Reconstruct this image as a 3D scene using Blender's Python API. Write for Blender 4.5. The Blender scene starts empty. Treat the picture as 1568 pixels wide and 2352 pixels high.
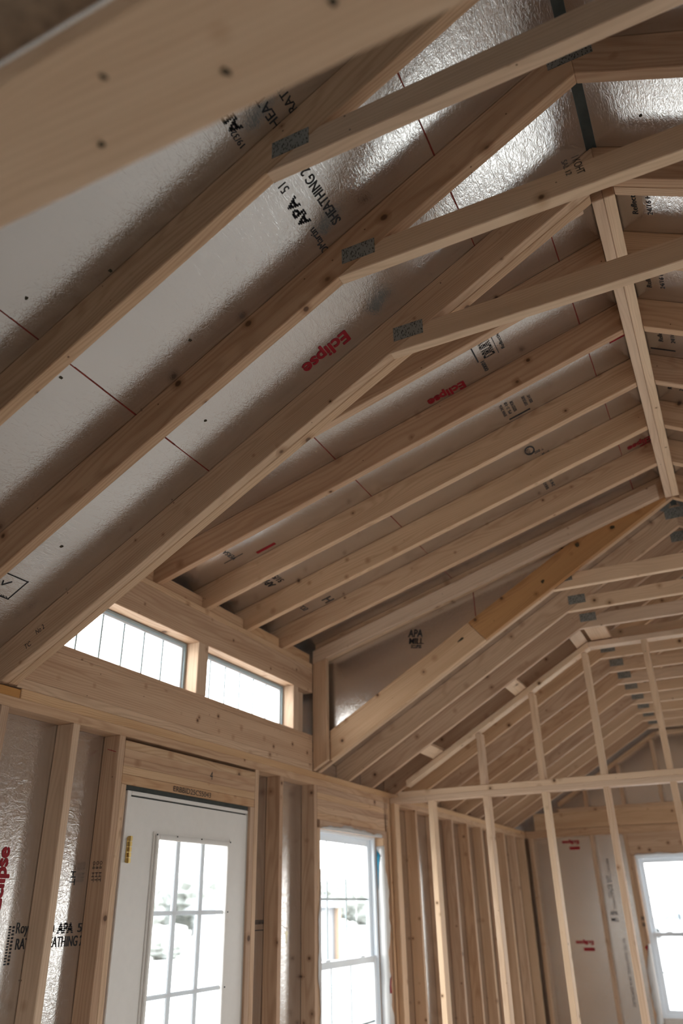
import bpy, bmesh, math, random
from mathutils import Vector, Matrix
random.seed(7)
SC = bpy.context.scene
COL = SC.collection
V = Vector

# ------------------------------------------------------------------ camera
CAM = (2.35, 0.0, 1.58)
def _rot(w):
    t = w.length; k = w / t
    return Matrix.Rotation(t, 3, k)
_R = _rot(V((-0.46166292, 0.44194914, -0.12693459))) @ Matrix(((1, 0, 0), (0, 0, -1), (0, 1, 0)))
_r, _d, _f = _R[0], _R[1], _R[2]
cd = bpy.data.cameras.new('camera')
cam = bpy.data.objects.new('camera', cd); COL.objects.link(cam)
M = Matrix.Identity(4)
for i in range(3):
    M[i][0] = _r[i]; M[i][1] = -_d[i]; M[i][2] = -_f[i]; M[i][3] = CAM[i]
cam.matrix_world = M
cd.sensor_fit = 'VERTICAL'; cd.sensor_height = 36; cd.sensor_width = 24
cd.lens = 36 * 1778.73 / 2352
cd.clip_start = 0.02; cd.clip_end = 400
cd.dof.use_dof = True; cd.dof.focus_distance = 2.7; cd.dof.aperture_fstop = 2.2
SC.camera = cam

# ------------------------------------------------------------------ light
SC.view_settings.view_transform = 'Standard'
SC.view_settings.look = 'None'
SC.view_settings.gamma = 1.0
SC.view_settings.use_curve_mapping = False
SC.view_settings.exposure = -0.28
SC.cycles.use_denoising = True
SC.cycles.max_bounces = 12
SC.cycles.diffuse_bounces = 7
SC.cycles.glossy_bounces = 6
SC.cycles.transparent_max_bounces = 16
SC.cycles.sample_clamp_indirect = 8.0
SC.cycles.caustics_reflective = True
SKY = 13.5
w = bpy.data.worlds.new('overcast_sky'); SC.world = w; w.use_nodes = True
nt = w.node_tree; nt.nodes.clear()
o_ = nt.nodes.new('ShaderNodeOutputWorld'); b_ = nt.nodes.new('ShaderNodeBackground')
tc = nt.nodes.new('ShaderNodeTexCoord'); sp = nt.nodes.new('ShaderNodeSeparateXYZ')
cr = nt.nodes.new('ShaderNodeValToRGB')
cr.color_ramp.elements[0].position = 0.0; cr.color_ramp.elements[0].color = (1.0, 0.972, 0.945, 1)
cr.color_ramp.elements[1].position = 0.7; cr.color_ramp.elements[1].color = (0.90, 0.95, 1.0, 1)
nt.links.new(tc.outputs['Generated'], sp.inputs[0]); nt.links.new(sp.outputs[2], cr.inputs[0])
nt.links.new(cr.outputs[0], b_.inputs[0]); b_.inputs[1].default_value = SKY
nt.links.new(b_.outputs[0], o_.inputs[0])

def portal(c, sx, sz, direction):
    ld = bpy.data.lights.new('sky_portal', 'AREA'); ld.shape = 'RECTANGLE'; ld.size = sx; ld.size_y = sz
    ld.energy = 1.0; ld.cycles.is_portal = True
    ob = bpy.data.objects.new('sky_portal', ld); COL.objects.link(ob)
    ob.location = c
    ob.rotation_euler = V(direction).to_track_quat('-Z', 'Y').to_euler()
    return ob
portal((-0.20, 3.24, 1.42), 0.60, 0.98, (1, 0, 0))
portal((-0.20, 4.98, 1.30), 0.95, 1.50, (1, 0, 0))
portal((-0.20, 2.72, 2.70), 0.95, 0.30, (1, 0, 0))
portal((-0.20, 3.72, 2.70), 0.95, 0.30, (1, 0, 0))
portal((1.64, 9.95, 1.30), 0.95, 1.50, (0, -1, 0))
portal((3.10, 9.95, 1.30), 0.95, 1.50, (0, -1, 0))
portal((4.95, 4.30, 1.30), 0.95, 1.50, (-1, 0, 0))
portal((4.95, 1.60, 1.30), 0.95, 1.50, (-1, 0, 0))
portal((4.95, 7.60, 1.30), 0.95, 1.50, (-1, 0, 0))
portal((3.20, -2.85, 1.30), 0.95, 1.50, (0, 1, 0))

# ------------------------------------------------------------------ materials
def newmat(name):
    m = bpy.data.materials.new(name); m.use_nodes = True
    n = m.node_tree; n.nodes.clear()
    out = n.nodes.new('ShaderNodeOutputMaterial')
    return m, n, out
def flat(name, col, rough=0.6, metal=0.0, noise=0.0, nscale=30.0, spec=0.4):
    m, n, out = newmat(name)
    p = n.nodes.new('ShaderNodeBsdfPrincipled')
    p.inputs['Roughness'].default_value = rough; p.inputs['Metallic'].default_value = metal
    p.inputs['Specular IOR Level'].default_value = spec
    if noise > 0:
        t = n.nodes.new('ShaderNodeTexCoord'); nz = n.nodes.new('ShaderNodeTexNoise')
        nz.inputs['Scale'].default_value = nscale; nz.inputs['Detail'].default_value = 5
        r = n.nodes.new('ShaderNodeValToRGB')
        r.color_ramp.elements[0].position = 0.3; r.color_ramp.elements[1].position = 0.7
        r.color_ramp.elements[0].color = (*[c * (1 - noise) for c in col], 1)
        r.color_ramp.elements[1].color = (*[min(1, c * (1 + noise)) for c in col], 1)
        n.links.new(t.outputs['Object'], nz.inputs['Vector']); n.links.new(nz.outputs['Fac'], r.inputs[0])
        n.links.new(r.outputs[0], p.inputs['Base Color'])
    else:
        p.inputs['Base Color'].default_value = (*col, 1)
    n.links.new(p.outputs[0], out.inputs[0])
    return m

def wood(name, base, dark, knot=(0.10, 0.045, 0.02), contrast=1.0, tone=0.11, knots=0.25, rough=0.62):
    """sawn softwood: grain runs along the board's own x axis"""
    m, n, out = newmat(name); N = n.nodes.new; L = n.links.new
    def math_(op, a, b=None, c=None):
        q = N('ShaderNodeMath'); q.operation = op
        for i, v in enumerate((a, b, c)):
            if v is None: continue
            if isinstance(v, (int, float)): q.inputs[i].default_value = v
            else: L(v, q.inputs[i])
        return q.outputs[0]
    tcn = N('ShaderNodeTexCoord'); oi = N('ShaderNodeObjectInfo')
    rnd = oi.outputs['Random']
    cmb = N('ShaderNodeCombineXYZ')
    L(math_('MULTIPLY', rnd, 37.0), cmb.inputs[0]); L(math_('MULTIPLY', rnd, 91.0), cmb.inputs[1]); L(math_('MULTIPLY', rnd, 53.0), cmb.inputs[2])
    off = N('ShaderNodeVectorMath'); off.operation = 'ADD'; L(tcn.outputs['Object'], off.inputs[0]); L(cmb.outputs[0], off.inputs[1])
    # warp noise
    mp = N('ShaderNodeMapping'); mp.inputs['Scale'].default_value = (1.3, 7, 7); L(off.outputs[0], mp.inputs['Vector'])
    nz = N('ShaderNodeTexNoise'); nz.inputs['Scale'].default_value = 1.0; nz.inputs['Detail'].default_value = 2; L(mp.outputs[0], nz.inputs['Vector'])
    # growth rings around a pith that lies off the board
    sx = N('ShaderNodeSeparateXYZ'); L(tcn.outputs['Object'], sx.inputs[0])
    py = math_('ADD', sx.outputs[1], math_('MULTIPLY', math_('SUBTRACT', rnd, 0.5), 0.30))
    fr = math_('FRACT', math_('MULTIPLY', rnd, 7.31))
    pz = math_('ADD', sx.outputs[2], math_('ADD', 0.02, math_('MULTIPLY', math_('SUBTRACT', fr, 0.5), 0.16)))
    rr = math_('SQRT', math_('ADD', math_('MULTIPLY', py, py), math_('MULTIPLY', pz, pz)))
    rr = math_('ADD', rr, math_('MULTIPLY', nz.outputs['Fac'], 0.085))
    ring = math_('SINE', math_('MULTIPLY', rr, math_('MULTIPLY_ADD', fr, 500.0, 480.0)))
    ring = math_('POWER', math_('MULTIPLY_ADD', ring, 0.5, 0.5), 1.8)
    # fibres
    mf = N('ShaderNodeMapping'); mf.inputs['Scale'].default_value = (5, 260, 260); L(off.outputs[0], mf.inputs['Vector'])
    nf = N('ShaderNodeTexNoise'); nf.inputs['Scale'].default_value = 1.0; nf.inputs['Detail'].default_value = 3; L(mf.outputs[0], nf.inputs['Vector'])
    mb = N('ShaderNodeMapping'); mb.inputs['Scale'].default_value = (0.9, 14, 14); L(off.outputs[0], mb.inputs['Vector'])
    nb = N('ShaderNodeTexNoise'); nb.inputs['Scale'].default_value = 1.0; nb.inputs['Detail'].default_value = 4; L(mb.outputs[0], nb.inputs['Vector'])
    f = math_('MULTIPLY', ring, 0.30 * contrast)
    f = math_('ADD', f, math_('MULTIPLY', math_('SUBTRACT', nf.outputs['Fac'], 0.45), 0.60 * contrast))
    f = math_('ADD', f, math_('MULTIPLY', math_('SUBTRACT', nb.outputs['Fac'], 0.42), 1.35 * contrast))
    mx = N('ShaderNodeMix'); mx.data_type = 'RGBA'; L(f, mx.inputs['Factor'])
    mx.inputs['A'].default_value = (*base, 1); mx.inputs['B'].default_value = (*dark, 1)
    # knots
    vo = N('ShaderNodeTexVoronoi'); vo.inputs['Scale'].default_value = 9.5; L(off.outputs[0], vo.inputs['Vector'])
    csel = N('ShaderNodeSeparateColor'); L(vo.outputs['Color'], csel.inputs[0])
    pick = math_('GREATER_THAN', csel.outputs[0], knots)
    size = math_('MULTIPLY_ADD', math_('POWER', csel.outputs[1], 2.0), 0.11, 0.045)
    kf = math_('SUBTRACT', 1.0, math_('DIVIDE', vo.outputs['Distance'], size))
    core = N('ShaderNodeMapRange'); core.inputs['From Min'].default_value = 0.0; core.inputs['From Max'].default_value = 0.35; L(kf, core.inputs['Value'])
    halo = N('ShaderNodeMapRange'); halo.inputs['From Min'].default_value = -1.3; halo.inputs['From Max'].default_value = 0.1; L(kf, halo.inputs['Value'])
    m2 = N('ShaderNodeMix'); m2.data_type = 'RGBA'; L(math_('MULTIPLY', math_('MULTIPLY', halo.outputs[0], pick), 0.60), m2.inputs['Factor'])
    L(mx.outputs['Result'], m2.inputs['A']); m2.inputs['B'].default_value = (dark[0] * .8, dark[1] * .7, dark[2] * .6, 1)
    m3 = N('ShaderNodeMix'); m3.data_type = 'RGBA'; L(math_('MULTIPLY', math_('MULTIPLY', core.outputs[0], pick), 0.93), m3.inputs['Factor'])
    L(m2.outputs['Result'], m3.inputs['A']); m3.inputs['B'].default_value = (*knot, 1)
    v3 = N('ShaderNodeTexVoronoi'); v3.inputs['Scale'].default_value = 17.0; L(off.outputs[0], v3.inputs['Vector'])
    c3 = N('ShaderNodeSeparateColor'); L(v3.outputs['Color'], c3.inputs[0])
    dot = math_('MULTIPLY', math_('LESS_THAN', v3.outputs['Distance'], 0.052), math_('GREATER_THAN', c3.outputs[0], 0.60))
    m4 = N('ShaderNodeMix'); m4.data_type = 'RGBA'; L(math_('MULTIPLY', dot, 0.8), m4.inputs['Factor'])
    L(m3.outputs['Result'], m4.inputs['A']); m4.inputs['B'].default_value = (*knot, 1)
    m3 = m4
    # board to board tone
    hs = N('ShaderNodeHueSaturation'); L(m3.outputs['Result'], hs.inputs['Color'])
    L(math_('MULTIPLY_ADD', math_('SUBTRACT', fr, 0.5), 2 * tone, 1.0), hs.inputs['Value'])
    L(math_('MULTIPLY_ADD', math_('SUBTRACT', rnd, 0.5), 0.14, 1.0), hs.inputs['Saturation'])
    L(math_('MULTIPLY_ADD', math_('SUBTRACT', fr, 0.5), 0.007, 0.5), hs.inputs['Hue'])
    p = N('ShaderNodeBsdfPrincipled'); p.inputs['Roughness'].default_value = rough
    p.inputs['Specular IOR Level'].default_value = 0.3
    L(hs.outputs[0], p.inputs['Base Color'])
    bp = N('ShaderNodeBump'); bp.inputs['Strength'].default_value = 0.25; bp.inputs['Distance'].default_value = 0.0006
    L(nf.outputs['Fac'], bp.inputs['Height']); L(bp.outputs[0], p.inputs['Normal'])
    L(p.outputs[0], out.inputs[0])
    return m

PINE = wood('pine_lumber', (0.635, 0.425, 0.278), (0.35, 0.190, 0.102))
PALE = wood('pale_pine', (0.72, 0.515, 0.355), (0.47, 0.29, 0.175), contrast=0.8, tone=0.08)
ORANGE = wood('amber_pine', (0.47, 0.225, 0.080), (0.30, 0.12, 0.038), contrast=1.1, tone=0.06)
ORANGE2 = wood('tan_pine', (0.58, 0.37, 0.22), (0.38, 0.20, 0.09), contrast=1.2, tone=0.05)
LAMB = wood('golden_pine', (0.63, 0.405, 0.245), (0.40, 0.21, 0.10), contrast=1.1, tone=0.08)

def foil(name, base=(0.70, 0.675, 0.655), rough=0.155, strength=0.60):
    m, n, out = newmat(name); N = n.nodes.new; L = n.links.new
    g = N('ShaderNodeNewGeometry')
    p = N('ShaderNodeBsdfPrincipled'); p.inputs['Metallic'].default_value = 0.93
    p.inputs['Roughness'].default_value = rough
    n1 = N('ShaderNodeTexNoise'); n1.inputs['Scale'].default_value = 2.2; n1.inputs['Detail'].default_value = 4
    L(g.outputs['Position'], n1.inputs['Vector'])
    mr = N('ShaderNodeMapRange'); mr.inputs['To Min'].default_value = rough - 0.03; mr.inputs['To Max'].default_value = rough + 0.05
    L(n1.outputs['Fac'], mr.inputs['Value']); L(mr.outputs[0], p.inputs['Roughness'])
    c = N('ShaderNodeMix'); c.data_type = 'RGBA'; L(n1.outputs['Fac'], c.inputs['Factor'])
    c.inputs['A'].default_value = (*[v * .90 for v in base], 1); c.inputs['B'].default_value = (*[min(1, v * 1.07) for v in base], 1)
    L(c.outputs['Result'], p.inputs['Base Color'])
    def crease(scale, stretch, det, pw):
        mp = N('ShaderNodeMapping'); mp.inputs['Scale'].default_value = stretch; mp.inputs['Rotation'].default_value = (0.35, 0.25, 0.45)
        L(g.outputs['Position'], mp.inputs['Vector'])
        n2 = N('ShaderNodeTexNoise'); n2.inputs['Scale'].default_value = scale; n2.inputs['Detail'].default_value = det; n2.inputs['Distortion'].default_value = 0.8
        L(mp.outputs[0], n2.inputs['Vector'])
        a = N('ShaderNodeMath'); a.operation = 'SUBTRACT'; L(n2.outputs['Fac'], a.inputs[0]); a.inputs[1].default_value = 0.5
        b = N('ShaderNodeMath'); b.operation = 'ABSOLUTE'; L(a.outputs[0], b.inputs[0])
        c_ = N('ShaderNodeMath'); c_.operation = 'POWER'; L(b.outputs[0], c_.inputs[0]); c_.inputs[1].default_value = pw
        return c_.outputs[0]
    k1 = crease(26.0, (2.4, 0.8, 1.6), 4, 0.5); k2 = crease(95.0, (1.8, 1.0, 1.0), 2, 0.6)
    ad = N('ShaderNodeMath'); ad.operation = 'MULTIPLY_ADD'; L(k2, ad.inputs[0]); ad.inputs[1].default_value = 0.55; L(k1, ad.inputs[2])
    bp = N('ShaderNodeBump'); bp.inputs['Strength'].default_value = strength; bp.inputs['Distance'].default_value = 0.00095
    L(ad.outputs[0], bp.inputs['Height']); L(bp.outputs[0], p.inputs['Normal'])
    L(p.outputs[0], out.inputs[0])
    return m
FOIL = foil('foil_faced_sheathing')
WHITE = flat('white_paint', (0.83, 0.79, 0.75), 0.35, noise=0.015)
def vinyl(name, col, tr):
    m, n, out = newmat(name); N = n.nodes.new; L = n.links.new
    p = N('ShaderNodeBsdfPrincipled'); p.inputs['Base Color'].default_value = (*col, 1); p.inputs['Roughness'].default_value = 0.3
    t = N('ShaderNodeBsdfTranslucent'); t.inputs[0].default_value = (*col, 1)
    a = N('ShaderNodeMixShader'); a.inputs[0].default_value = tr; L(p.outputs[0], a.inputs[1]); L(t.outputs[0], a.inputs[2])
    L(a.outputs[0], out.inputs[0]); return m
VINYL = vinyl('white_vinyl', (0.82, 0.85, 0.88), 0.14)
GREYV = vinyl('pale_blue_grey_vinyl', (0.34, 0.42, 0.45), 0.04)
BRIGHTV = vinyl('bright_white_vinyl', (0.84, 0.87, 0.90), 0.10)
BRASS = flat('brass', (0.75, 0.58, 0.25), 0.3, 1.0)
KEYM = flat('worn_key_metal', (0.50, 0.44, 0.30), 0.38, 1.0)
NICKEL = flat('nickel', (0.75, 0.72, 0.66), 0.28, 1.0)
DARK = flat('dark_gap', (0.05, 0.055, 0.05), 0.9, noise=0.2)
KNOT = flat('dark_knot', (0.055, 0.04, 0.02), 0.8, noise=0.3, nscale=80)
RED = flat('red_ink', (0.30, 0.006, 0.014), 0.6)
REDLINE = flat('red_edge_paint', (0.20, 0.024, 0.012), 0.8, noise=0.3, nscale=60)
BLACK = flat('black_ink', (0.03, 0.028, 0.03), 0.7)
BLUE = flat('blue_print', (0.01, 0.20, 0.33), 0.5)
FLOORM = flat('pale_dusty_subfloor', (0.66, 0.62, 0.575), 0.7, noise=0.08, nscale=6)
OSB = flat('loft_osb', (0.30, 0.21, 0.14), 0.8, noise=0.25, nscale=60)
STRING = flat('brown_string', (0.16, 0.08, 0.04), 0.9)

def film_mat():
    m, n, out = newmat('translucent_film'); N = n.nodes.new; L = n.links.new
    d = N('ShaderNodeBsdfDiffuse'); d.inputs[0].default_value = (0.82, 0.80, 0.79, 1)
    t = N('ShaderNodeBsdfTranslucent'); t.inputs[0].default_value = (0.80, 0.80, 0.80, 1)
    g = N('ShaderNodeBsdfGlossy'); g.inputs[0].default_value = (1, 1, 1, 1); g.inputs[1].default_value = 0.3
    a = N('ShaderNodeMixShader'); a.inputs[0].default_value = 0.35; L(d.outputs[0], a.inputs[1]); L(t.outputs[0], a.inputs[2])
    b = N('ShaderNodeMixShader'); b.inputs[0].default_value = 0.08; L(a.outputs[0], b.inputs[1]); L(g.outputs[0], b.inputs[2])
    L(b.outputs[0], out.inputs[0]); return m
FILM = film_mat()
def glass_mat():
    m, n, out = newmat('window_glass'); N = n.nodes.new; L = n.links.new
    t = N('ShaderNodeBsdfTransparent'); t.inputs[0].default_value = (0.95, 0.97, 0.97, 1)
    g = N('ShaderNodeBsdfGlossy'); g.inputs[1].default_value = 0.02
    lw = N('ShaderNodeLayerWeight'); lw.inputs[0].default_value = 0.5
    pw = N('ShaderNodeMath'); pw.operation = 'POWER'; L(lw.outputs['Facing'], pw.inputs[0]); pw.inputs[1].default_value = 4.0
    fr = N('ShaderNodeMath'); fr.operation = 'MULTIPLY_ADD'; L(pw.outputs[0], fr.inputs[0]); fr.inputs[1].default_value = 0.45; fr.inputs[2].default_value = 0.03
    mx = N('ShaderNodeMixShader'); L(fr.outputs[0], mx.inputs[0]); L(t.outputs[0], mx.inputs[1]); L(g.outputs[0], mx.inputs[2])
    L(mx.outputs[0], out.inputs[0]); return m
GLASS = glass_mat()
def plate_mat():
    m, n, out = newmat('galvanised_plate'); N = n.nodes.new; L = n.links.new
    t = N('ShaderNodeTexCoord'); mp = N('ShaderNodeMapping'); mp.inputs['Scale'].default_value = (1, 1, 0.30)
    L(t.outputs['Object'], mp.inputs['Vector'])
    v = N('ShaderNodeTexVoronoi'); v.inputs['Scale'].default_value = 260; L(mp.outputs[0], v.inputs['Vector'])
    r = N('ShaderNodeValToRGB'); r.color_ramp.elements[0].position = 0.25; r.color_ramp.elements[0].color = (0.03, 0.028, 0.025, 1)
    r.color_ramp.elements[1].position = 0.42; r.color_ramp.elements[1].color = (0.30, 0.30, 0.28, 1)
    L(v.outputs['Distance'], r.inputs[0])
    p = N('ShaderNodeBsdfPrincipled'); p.inputs['Metallic'].default_value = 0.6; p.inputs['Roughness'].default_value = 0.5
    L(r.outputs[0], p.inputs['Base Color']); L(p.outputs[0], out.inputs[0]); return m
PLATE = plate_mat()
def dashed(name, col, freq):
    m, n, out = newmat(name); N = n.nodes.new; L = n.links.new
    t = N('ShaderNodeTexCoord'); s = N('ShaderNodeSeparateXYZ'); L(t.outputs['Object'], s.inputs[0])
    q = N('ShaderNodeMath'); q.operation = 'MULTIPLY'; L(s.outputs[1], q.inputs[0]); q.inputs[1].default_value = freq
    k = N('ShaderNodeMath'); k.operation = 'SINE'; L(q.outputs[0], k.inputs[0])
    g = N('ShaderNodeMath'); g.operation = 'GREATER_THAN'; L(k.outputs[0], g.inputs[0]); g.inputs[1].default_value = -0.45
    d = N('ShaderNodeBsdfDiffuse'); d.inputs[0].default_value = (*col, 1); tr = N('ShaderNodeBsdfTransparent')
    mx = N('ShaderNodeMixShader'); L(g.outputs[0], mx.inputs[0]); L(tr.outputs[0], mx.inputs[1]); L(d.outputs[0], mx.inputs[2])
    L(mx.outputs[0], out.inputs[0]); return m
DASH = dashed('dotted_black_ink', (0.03, 0.028, 0.03), 900.0)

# ------------------------------------------------------------------ geometry helpers
def link(name, me, mat, parent, mw):
    ob = bpy.data.objects.new(name, me); COL.objects.link(ob)
    if mat: me.materials.append(mat)
    WM[ob.name] = mw.copy()
    if parent is not None:
        ob.parent = parent; ob.matrix_parent_inverse = Matrix.Identity(4)
        ob.matrix_basis = WM[parent.name].inverted() @ mw
    else:
        ob.matrix_basis = mw
    return ob
WM = {}
def thing(name, loc, label=None, cat=None, group=None, kind=None):
    o = bpy.data.objects.new(name, None); COL.objects.link(o); o.location = loc; o.empty_display_size = 0.05
    WM[o.name] = Matrix.Translation(V(loc))
    tag(o, label, cat, group, kind); return o
def tag(o, label=None, cat=None, group=None, kind=None):
    if label: o['label'] = label
    if cat: o['category'] = cat
    if group: o['group'] = group
    if kind: o['kind'] = kind
    return o
def frame(u, w):
    u = V(u).normalized(); w = V(w); w = (w - u * w.dot(u)).normalized(); v = w.cross(u)
    return u, v, w
def prism(name, pts, ext, u, mat, parent=None, bevel=0.0025):
    """planar outline pts (world) pushed along ext; the grain runs along u"""
    pts = [V(p) for p in pts]; ext = V(ext)
    nrm = ext.normalized(); w = nrm.cross(V(u))
    if w.length < 1e-4: w = (pts[2] - pts[1])
    U, W_, Z_ = frame(u, w)
    c = sum(pts, V()) / len(pts) + ext / 2
    bm = bmesh.new(); a = []; b = []
    for p in pts:
        for lst, q in ((a, p), (b, p + ext)):
            d = q - c; lst.append(bm.verts.new((d.dot(U), d.dot(W_), d.dot(Z_))))
    bm.faces.new(a); bm.faces.new(b[::-1]); n = len(a)
    for i in range(n):
        j = (i + 1) % n; bm.faces.new((a[i], b[i], b[j], a[j]))
    bmesh.ops.recalc_face_normals(bm, faces=bm.faces)
    if bevel: bmesh.ops.bevel(bm, geom=list(bm.edges), offset=bevel, segments=1, affect='EDGES', clamp_overlap=True)
    me = bpy.data.meshes.new(name); bm.to_mesh(me); bm.free()
    mw = Matrix(((U.x, W_.x, Z_.x, c.x), (U.y, W_.y, Z_.y, c.y), (U.z, W_.z, Z_.z, c.z), (0, 0, 0, 1)))
    return link(name, me, mat, parent, mw)
def box(name, x, y, z, mat, parent=None, u=None, bevel=0.0025):
    dx, dy, dz = x[1] - x[0], y[1] - y[0], z[1] - z[0]
    if u is None:
        m = max(dx, dy, dz); u = (1, 0, 0) if m == dx else ((0, 1, 0) if m == dy else (0, 0, 1))
    pts = [(x[0], y[0], z[0]), (x[1], y[0], z[0]), (x[1], y[0], z[1]), (x[0], y[0], z[1])]
    return prism(name, pts, (0, dy, 0), u, mat, parent, bevel)
class MB:
    def __init__(s): s.bm = bmesh.new()
    def box(s, x, y, z):
        vs = [s.bm.verts.new((a, b, c)) for a in x for b in y for c in z]
        for f in ((0, 1, 3, 2), (4, 6, 7, 5), (0, 4, 5, 1), (2, 3, 7, 6), (0, 2, 6, 4), (1, 5, 7, 3)):
            s.bm.faces.new([vs[i] for i in f])
    def build(s, name, mat, parent=None, origin=None, fn=None, bevel=0):
        if fn:
            for v in s.bm.verts: v.co = fn(v.co)
        bmesh.ops.recalc_face_normals(s.bm, faces=s.bm.faces)
        if bevel: bmesh.ops.bevel(s.bm, geom=list(s.bm.edges), offset=bevel, segments=2, affect='EDGES', clamp_overlap=True)
        c = V(origin) if origin else sum((v.co for v in s.bm.verts), V()) / max(1, len(s.bm.verts))
        for v in s.bm.verts: v.co -= c
        me = bpy.data.meshes.new(name); s.bm.to_mesh(me); s.bm.free()
        return link(name, me, mat, parent, Matrix.Translation(c))

HW = 2.371; W2 = 4.742            # half width, full width of the room
Z0, SL = 2.352, 0.575             # underside of the main rafters
ZD, SD = 3.027, 0.2923            # underside of the dormer rafters
RH, DH = 0.152, 0.140
Y0, Y1 = -2.60, 9.70              # inner faces of the two gable walls
ST = 0.038
def zr(x): return Z0 + SL * x
def zd(x): return ZD + SD * x
CS = math.cos(math.atan(SL)); SN = math.sin(math.atan(SL))
CD = math.cos(math.atan(SD)); SND = math.sin(math.atan(SD))

# ------------------------------------------------------------------ shell
S_ = 'structure'
def sheet(name, axis, at, t, a0, a1, z0, z1, holes, mat, parent=None):
    """wall skin with rectangular openings, as strips in one mesh"""
    mb = MB(); cuts = sorted({a0, a1, *[h[0] for h in holes], *[h[1] for h in holes]})
    for p, q in zip(cuts, cuts[1:]):
        segs = [(z0, z1)]
        for h in holes:
            if h[0] <= p and h[1] >= q:
                ns = []
                for s0, s1 in segs:
                    if h[2] > s0: ns.append((s0, min(s1, h[2])))
                    if h[3] < s1: ns.append((max(s0, h[3]), s1))
                segs = ns
        for s0, s1 in segs:
            if axis == 'x': mb.box((at, at + t), (p, q), (s0, s1))
            else: mb.box((p, q), (at, at + t), (s0, s1))
    return tag(mb.build(name, mat, parent), kind=S_)
DOOR = (2.755, 3.747, 0.0, 2.062)
WIN1 = (4.530, 5.485, 0.540, 2.050)
CL1 = (2.262, 3.176, 2.566, 2.832)
CL2 = (3.264, 4.180, 2.566, 2.832)
WEND = (1.165, 2.120, 0.540, 2.045); WEND2 = (2.62, 3.575, 0.540, 2.045)
WR = [(3.82, 4.78, 0.54, 2.05), (1.12, 2.08, 0.54, 2.05), (7.12, 8.08, 0.54, 2.05)]  # second one is unseen, added to brighten the left wall
WB_ADDED = [(2.72, 3.68, 0.54, 2.05)]  # unseen back window, added to light the faces turned to the camera
fl = MB(); fl.box((-0.11, W2 + 0.11), (Y0 - 0.11, Y1 + 0.11), (-0.06, 0.0)); tag(fl.build('floor', FLOORM), kind=S_)
wl = sheet('wall_left', 'x', -0.110, 0.020, Y0 - 0.1, Y1 + 0.1, 0.0, 2.47, [DOOR, WIN1], FOIL)
wl2 = sheet('wall_left_dormer', 'x', -0.1095, 0.020, 2.02, 4.52, 2.37, 3.139, [CL1, CL2], FOIL)
wr = sheet('wall_right', 'x', W2 + 0.090, 0.020, Y0 - 0.1, Y1 + 0.1, 0.0, 2.47, WR, FOIL)
we = sheet('wall_far', 'y', Y1 + 0.089, 0.020, -0.1, W2 + 0.1, 0.0, 2.45, [WEND, WEND2], FOIL)
wb = sheet('wall_back', 'y', Y0 - 0.109, 0.020, -0.1, W2 + 0.1, 0.0, 2.45, WB_ADDED, FOIL)
def gable(name, y, t, parent):
    a = -0.1
    return tag(prism(name, [(a, y, 2.45), (a, y, zr(a) + RH + .01), (HW, y, zr(HW) + RH), (W2 - a, y, zr(a) + RH + .01), (W2 - a, y, 2.45)], (0, t, 0), (1, 0, 0), FOIL, parent, 0), kind=S_)
gable('wall_far_gable', Y1 + 0.089, 0.02, None)
gable('wall_back_gable', Y0 - 0.109, 0.02, None)
# roof skin (underside foil)
def roofpan(name, side, x0, x1, ya, yb, z0=Z0 + RH, s=SL, t=0.016):
    def P(x, up=0): return ((x if side > 0 else W2 - x), ya, z0 + s * x + up)
    u = (CS * side, 0, SN)
    return tag(prism(name, [P(x0), P(x1), P(x1, t), P(x0, t)], (0, yb - ya, 0), u, FOIL, None, 0), kind=S_)
XR = HW - 0.017
cl_near = roofpan('ceiling', 1, -0.30, XR, Y0 - 0.15, 2.022)
cl_far = roofpan('ceiling', 1, -0.30, XR, 4.508, Y1 + 0.15)
cl_right = roofpan('ceiling', -1, -0.30, XR, Y0 - 0.15, Y1 + 0.15)
cl_dorm = roofpan('ceiling_dormer', 1, -0.20, 2.395, 2.018, 4.522, ZD + DH, SD)
for yy, nm in ((4.508, 'wall_right_cheek'), (2.010, 'wall_left_cheek')):
    xk = (ZD + DH - Z0 - RH) / (SL - SD)
    tag(prism(nm, [(-0.09, yy, zr(-0.09) + RH), (xk, yy, zr(xk) + RH), (-0.09, yy, zd(-0.09) + DH)], (0, 0.012, 0), (1, 0, 0), FOIL, None, 0), kind=S_)
# dark underlay seen through the gap at the ridge
zt = zr(XR) + RH + 0.0165
rm = MB(); rm.box((HW - 0.016, HW + 0.016), (Y0 - .15, Y1 + .15), (zr(XR) + RH + .004, zt)); rm.box((HW - 0.12, HW + 0.12), (Y0 - .15, Y1 + .15), (zt, zt + .02)); tag(rm.build('trim_1', DARK), kind=S_)

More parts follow.
